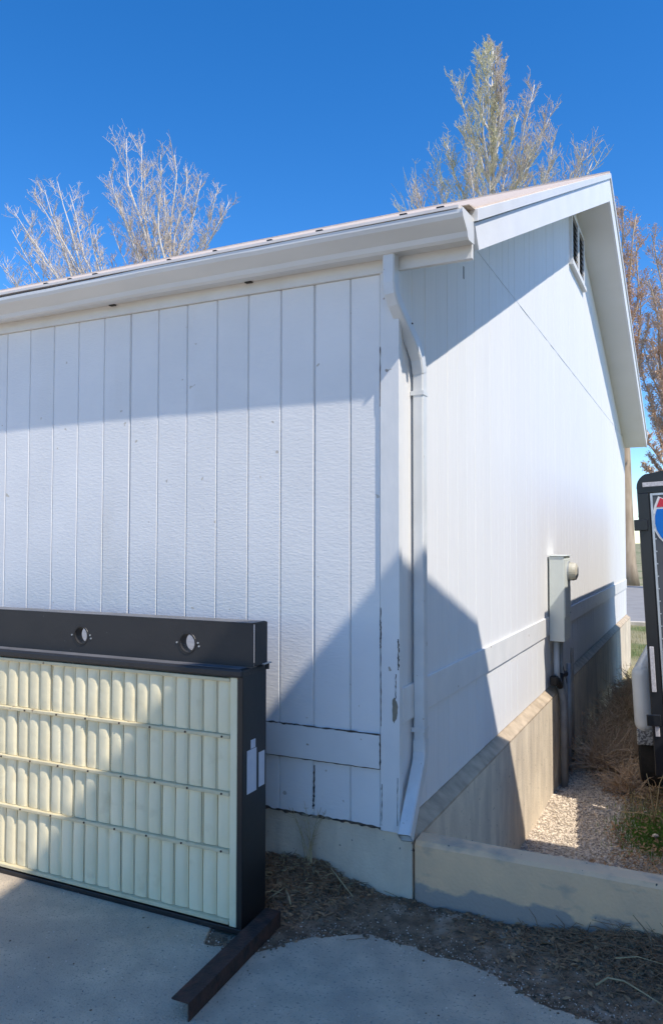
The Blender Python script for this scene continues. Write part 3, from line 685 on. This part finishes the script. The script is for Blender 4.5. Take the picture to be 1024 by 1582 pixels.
# single stalks one can point at
def stalk(pts, r, label, m='straw'):
    o = MB().tube(pts, [r*(1-.5*i/(len(pts)-1)) for i in range(len(pts))], 6).build('dry_stalk', M[m], None, smooth=True)
    return tag(o, label, 'stalk', 'dry stalks lying about')
stalk([(-.62,-.12,.07),(-.55,-.15,.062),(-.47,-.19,.05)], .007, 'straight dry stalk lying on the dirt heap, nearest the black frame')
stalk([(-.50,-.22,.05),(-.46,-.26,.04),(-.42,-.31,.03)], .0085, 'short thick straw piece lying on the dirt below the siding corner')
stalk([(-.55,-.30,.025),(-.52,-.26,.045),(-.50,-.20,.06)], .005, 'thin bent straw leaning at the bottom edge of the dirt heap')
stalk([(-.33,-.06,.12),(-.25,-.10,.08),(-.17,-.15,.05)], .004, 'thin dark straw lying against the foundation right of the weed')
stalk([(.96,-.36,.02),(1.0,-.325,.04),(1.06,-.33,.045),(1.13,-.37,.04),(1.22,-.42,.03)], .0045, 'long pale curved twig lying in the dirt before the retaining wall')
stalk([(1.02,-.22,.07),(1.10,-.20,.085),(1.22,-.22,.085)], .003, 'thin grey twig lying on the dark dirt under the retaining wall')
# dry weed against the foundation
wd = thing('dry_weed', (-.46,-.05,.10), 'thin dead weed standing against the foundation beside the panel', 'weed')
for i in range(7):
    mb = MB(); a = R(-.5,.5); hgt = R(.18,.36); p0 = V((-.46+R(-.02,.02),-.05,.10)); pts_ = [p0+V((a*.22*t*t+.012*nz(t*4,i),-.01*t,hgt*t)) for t in (0,.25,.5,.75,1)]
    mb.tube(pts_, [.0030,.0024,.0019,.0014,.0008], 5)
    for j in range(6):
        t = R(.3,.95); q = p0+V((a*.22*t*t,-.01*t,hgt*t)); s = R(.03,.07); mb.tube([q,q+V((R(-1,1)*s,-R(0,.5)*s,R(.1,.9)*s))],[.0012,.0006],4)
    mb.build('stem', M['straw'], wd)
# ------------------------------------------------------------------ dry bushes, green grass, tall yellow stalks
def bush(c, r, h, n, label, m='bush'):
    b = thing('dry_bush', c, label, 'bush', 'dead bushes between the house and the trailer')
    mb = MB(); c = V(c)
    for i in range(n):
        a = R(0,6.28); el = R(.15,1.35); ln = r*R(.6,1.25)
        d = V((math.cos(a)*math.cos(el), math.sin(a)*math.cos(el), math.sin(el)*h/r)); p = c+V((R(-.3,.3)*r,R(-.3,.3)*r,0)); pts_ = [p]
        for k in range(4):
            d = (d+V((R(-.5,.5),R(-.5,.5),R(-.55,.3)))).normalized(); p = p+d*ln/4; p.z = max(p.z, c.z); pts_.append(p.copy())
        mb.tube(pts_, [.0055,.005,.0042,.0034,.002], 3, cap=False)
        for k in range(3):
            q = pts_[random.randint(1,4)]; s = r*R(.1,.3); mb.tube([q, q+V((R(-1,1),R(-1,1),R(-.4,.9)))*s],[.0034,.0016],3,cap=False)
    mb.build('stems', M[m], b); return b
bush((.40,4.85,-.58), .46, .46, 300, 'brown tangled dead bush in the gravel, nearest the retaining wall')
bush((.62,5.25,-.58), .40, .50, 270, 'brown dead bush right beside the white trailer fender')
bush((.32,5.95,-.58), .42, .60, 260, 'brown dead bush behind the meter conduits against the foundation')
bush((.42,7.2,-.58), .48, .66, 260, 'darker dead bush further back along the foundation')
bush((.40,9.2,-.58), .45, .38, 260, 'farthest dead bush near the far end of the foundation')
bush((.72,4.25,-.57), .34, .26, 200, 'low flattened dead bush in front of the trailer rear corner')
def blades(name, m, n, area, h, label, cat, lean=.5):
    mb = MB()
    for i in range(n):
        x, y = area(); z = low_h(x, y)-.005; hh = h*R(.5,1.2); a = R(0,6.28); l = R(0,lean)*hh; wv = R(.0015,.003)
        t = V((math.cos(a)*l, math.sin(a)*l, hh)); s = V((math.sin(a), -math.cos(a), 0))*wv; p = V((x,y,z))
        mb.add([p-s, p+s, p+t*.55+V((0,0,hh*.1))+s*.7, p+t*.55+V((0,0,hh*.1))-s*.7, p+t], [(0,1,2,3),(3,2,4)])
    return tag(mb.build(name, M[m], None), label, cat, kind='stuff')
blades('grass', 'grass', 9000, lambda: (random.gauss(1.0,.13), random.gauss(3.22,.24)), .055, 'green grass patch growing at the edge of the gravel', 'grass')
blades('grass', 'grass_dry', 1200, lambda: (R(.7,1.6), R(3.3,4.6)), .11, 'dry yellow grass in front of the trailer', 'grass', 1.0)
blades('grass', 'grass_dry', 5000, lambda: (R(-2.5,1.2), R(12.6,19.2)), .10, 'yellow and green verge grass beyond the house end', 'grass', .8)
for pts_, lab in (([(.955,3.42,-.58),(.945,3.42,-.42),(.925,3.42,-.28),(.905,3.4,-.18)],'tall yellow stalk leaning in front of the trailer corner'),
                  ([(.955,3.35,-.57),(.985,3.33,-.40),(1.01,3.31,-.22),(1.08,3.30,-.05)],'tall yellow stalk bending right across the trailer door foot'),
                  ([(.70,3.45,-.54),(.85,3.43,-.52),(1.0,3.42,-.53),(1.1,3.30,-.55)],'yellow stalk lying flat along the top of the green grass')):
    stalk(pts_, .0055, lab)
stn = MB(); stones(stn, (.99,2.98,-.53), .03); tag(stn.build('stone', M['gravel'], None), 'single pale stone lying at the lower edge of the green grass', 'stone')
# ------------------------------------------------------------------ trees
def bend(p, q, n, sag, wob, outward=.5):
    pts = []
    for i in range(n+1):
        t = i/n; b = p.lerp(q, t)
        lift = math.sin(math.pi*t)*sag
        pts.append(b+V((wob*nz(t*3+q.x, q.z), wob*nz(t*3+q.y, q.x+7), -lift)))
    return pts
def sub(pts, t):
    u = t*(len(pts)-1); j = min(int(u), len(pts)-2); return pts[j].lerp(pts[j+1], u-j), (pts[j+1]-pts[j]).normalized()
def tree(name, label, base, trunk_top, r0, tips, bark, twig, nb=11, nt=7, blen=.30, tlen=.13, upb=.55, catkins=None, ck=0, alt=None, group=None, rt=.010, taper=.25):
    t_ = thing(name, base, label, 'tree', group); base = V(base); trunk_top = V(trunk_top)
    tp = bend(base, trunk_top, 8, 0, .12 if taper < .5 else .42)
    trunk = MB().tube(tp, [r0*(1.25 if i == 0 else 1-taper*i/8) for i in range(9)], 12).build('trunk', M[bark], t_, smooth=True)
    tops = MB(); ckm = MB(); tops2 = MB()
    for ti, tip in enumerate(tips):
        st, tip, rl = tip
        if st is None:                    # limb leaves the leader below its own tip, at about 45 degrees
            lat = math.hypot(tip[0]-base.x, tip[1]-base.y); zz = tip[2]-R(1.2,2.1)*lat-1.0
            st = max(.3, min(.97, (zz-base.z)/(trunk_top.z-base.z)))
        p, _ = sub(tp, st)
        L = (V(tip)-p).length
        lp = bend(p, V(tip), 9, L*.09, L*.06)
        lm = MB(); rr = [rl*1.0*(1-.9*i/9)+rt*.6 for i in range(10)]; lm.tube(lp, rr, 6)
        lm.build('limb', M[bark], t_, smooth=True)
        tw = tops2 if alt and ti % 2 else tops
        for i in range(nb):
            s = .30+.68*(i+R(0,1))/nb
            q, d = sub(lp, s); side = V((R(-1,1),R(-1,1),R(-.2,.6))).normalized()
            bl = L*blen*(1.15-s*.8)*R(.5,1.25)
            e = q+(d*.75+side*.75+V((0,0,upb*.6))).normalized()*bl
            bp = bend(q, e, 5, bl*.07, bl*.10)
            rb = max(rt, rl*.34*(1-s*.6)); lmr = [rb*(1-.75*k/5)+rt*.4 for k in range(6)]
            tw.tube(bp, lmr, 4, cap=False)
            for j in range(nt):
                s2 = .2+.8*(j+R(0,1))/nt; q2, d2 = sub(bp, min(s2,1)); sd_ = V((R(-1,1),R(-1,1),R(-.2,.8))).normalized()
                tl = L*tlen*(1.2-.6*s2)*R(.5,1.2)
                e2 = q2+(d2*.7+sd_*.8+V((0,0,upb*.5))).normalized()*tl; mid = q2.lerp(e2,.5)+V((R(-.06,.06),R(-.06,.06),-.04))*tl
                tw.tube([q2,mid,e2], [rt*.9,rt*.7,rt*.42], 3, cap=False)
                for k in range(3):
                    q3 = q2.lerp(e2, R(.25,1)); e3 = q3+(d2*.5+V((R(-1,1),R(-1,1),R(0,1.0)))).normalized()*tl*R(.25,.55)
                    tw.tube([q3,e3], [rt*.6,rt*.36], 3, cap=False)
                    if catkins and random.random() < ck:
                        for z in range(3):
                            c = e3+V((R(-.12,.12),R(-.12,.12),R(-.15,.1))); leaf(ckm, c, R(.035,.08), 1.2)
    tops.build('crown', M[twig], t_)
    if alt: tops2.build('crown', M[alt], t_)
    if catkins: ckm.build('catkins', M[catkins], t_, kind='stuff')
    return t_
YB = 18.0
def tips(lst, y, spread): return [(s, tuple(at(px, py, y+R(-spread,spread))), r) for s, px, py, r in lst]
b = at(258,430,YB)
tree('bare_tree', 'bare pale tree fanning out above the eave, taller one of the left pair', (b.x+.1,YB,-.7), (b.x,YB,b.z-.6), .26,
     tips([(.98,192,212,.06),(.97,215,228,.05),(1,242,238,.05),(.99,266,238,.055),(1,288,262,.05),(.98,310,278,.045),(.97,334,300,.045),(.95,352,312,.05),(.96,170,268,.045),(.92,340,338,.035),(.95,225,262,.035),(.99,254,300,.035),(.95,300,330,.035),(.96,185,310,.035)], YB, .9), 'bark_pale', 'twig_pale', nb=13, nt=6, blen=.27, tlen=.11, group='bare trees behind the house', rt=.0095)
b = at(236,475,YB+1)
tree('bare_tree', 'small low bare tree with reddish twigs between the two left trees', (b.x+.2,YB+1,-.7), (b.x,YB+1,b.z-1.2), .16,
     tips([(.97,180,362,.035),(.95,200,352,.035),(.92,176,395,.03),(.98,215,372,.03),(.9,228,392,.03),(1,285,375,.03)], YB+1, .6), 'bark_pale', 'twig_red', nb=11, nt=6, blen=.24, tlen=.10, group='bare trees behind the house', rt=.011)
b = at(192,508,YB-1)
tree('bare_tree', 'bare pale tree leaning left above the eave, at the far left', (b.x+.6,YB-1,-.7), (b.x,YB-1,b.z-.5), .24,
     tips([(.96,10,352,.045),(.97,28,330,.045),(.98,52,306,.05),(.98,72,294,.05),(.99,90,280,.055),(1,110,302,.05),(1,130,330,.045),(1,146,362,.04),(.93,-15,395,.04),(.92,10,424,.035),(.92,-15,455,.035),(.97,45,352,.035),(.98,80,350,.035),(.97,60,400,.035),(.98,105,380,.035)], YB-1, .9), 'bark_pale', 'twig_pale', nb=12, nt=6, blen=.22, tlen=.09, group='bare trees behind the house', rt=.0095)
b = at(776,520,YB); lead = at(760,74,YB)
tree('bare_tree', 'tall conical bare tree rising behind the ridge of the roof', (b.x+.05,YB,-.7), tuple(lead), .19,
     tips([(.985,757,60,.03),(.96,748,66,.03),(.96,772,70,.03),(.93,738,84,.03),(.93,782,92,.03),(None,737,112,.045),(None,780,118,.045),(None,704,128,.05),(None,826,132,.05),(None,718,190,.05),(None,848,172,.045),(None,694,222,.05),(None,858,215,.045),(None,676,258,.05),(None,645,298,.045),(None,622,308,.04),
           (None,905,232,.05),(None,915,248,.04),(None,882,268,.04),(None,800,178,.05),(None,745,205,.04),(None,815,240,.045),(None,664,305,.04),(None,768,160,.045),(None,722,255,.04),(None,842,255,.04),(None,790,235,.04),(None,700,285,.04),(None,866,290,.04),(None,750,76,.03),(None,768,84,.03),(None,746,150,.035),(None,778,150,.035),(None,764,120,.03),(None,830,215,.04)], YB, 1.5), 'bark_pale', 'twig_pale', nb=15, nt=7, blen=.32, tlen=.125, upb=.75, group='bare trees behind the house', rt=.0095, taper=.95, alt='twig_green')
YD = 41.0
b = at(967,905,YD)
tree('cottonwood_tree', 'large brown cottonwood across the road, its trunk visible past the house corner', (b.x,YD,-.75), (b.x-.25,YD,at(969,600,YD).z), .56,
     tips([(.97,958,318,.14),(.98,975,332,.12),(.95,945,345,.10),(.97,990,372,.10),(.9,948,410,.10),(.9,995,440,.10),(.85,1000,490,.08),(.8,950,490,.08),(.95,965,392,.08),(.8,985,530,.08),(.9,970,440,.08),(.85,962,520,.08)], YD, 1.6), 'bark_tan', 'twig_red', nb=15, nt=8, blen=.19, tlen=.08, upb=.8, catkins='catkin', ck=.75, group='cottonwoods across the road', rt=.018)
YE = 38.0
b = at(1030,905,YE)
tree('cottonwood_tree', 'spreading brown cottonwood across the road behind the black trailer', (b.x+1.2,YE,-.75), (b.x+.6,YE,at(1020,700,YE).z), .45,
     tips([(.98,1010,362,.12),(.98,1030,385,.12),(.97,1002,432,.10),(.95,1045,410,.10),(.93,994,512,.09),(.9,990,570,.09),(.9,1010,530,.08),(.85,1000,620,.08),(.8,988,665,.08),(.95,1060,460,.10),(.92,1025,570,.08),(.85,1040,610,.08),(.97,1018,465,.09),(.75,990,720,.07),(.72,1004,705,.07),(.6,990,800,.06),(.9,1020,650,.08)], YE, 1.6), 'bark_tan', 'twig_red', nb=15, nt=8, blen=.18, tlen=.075, upb=.65, catkins='catkin', ck=.7, group='cottonwoods across the road', rt=.018)
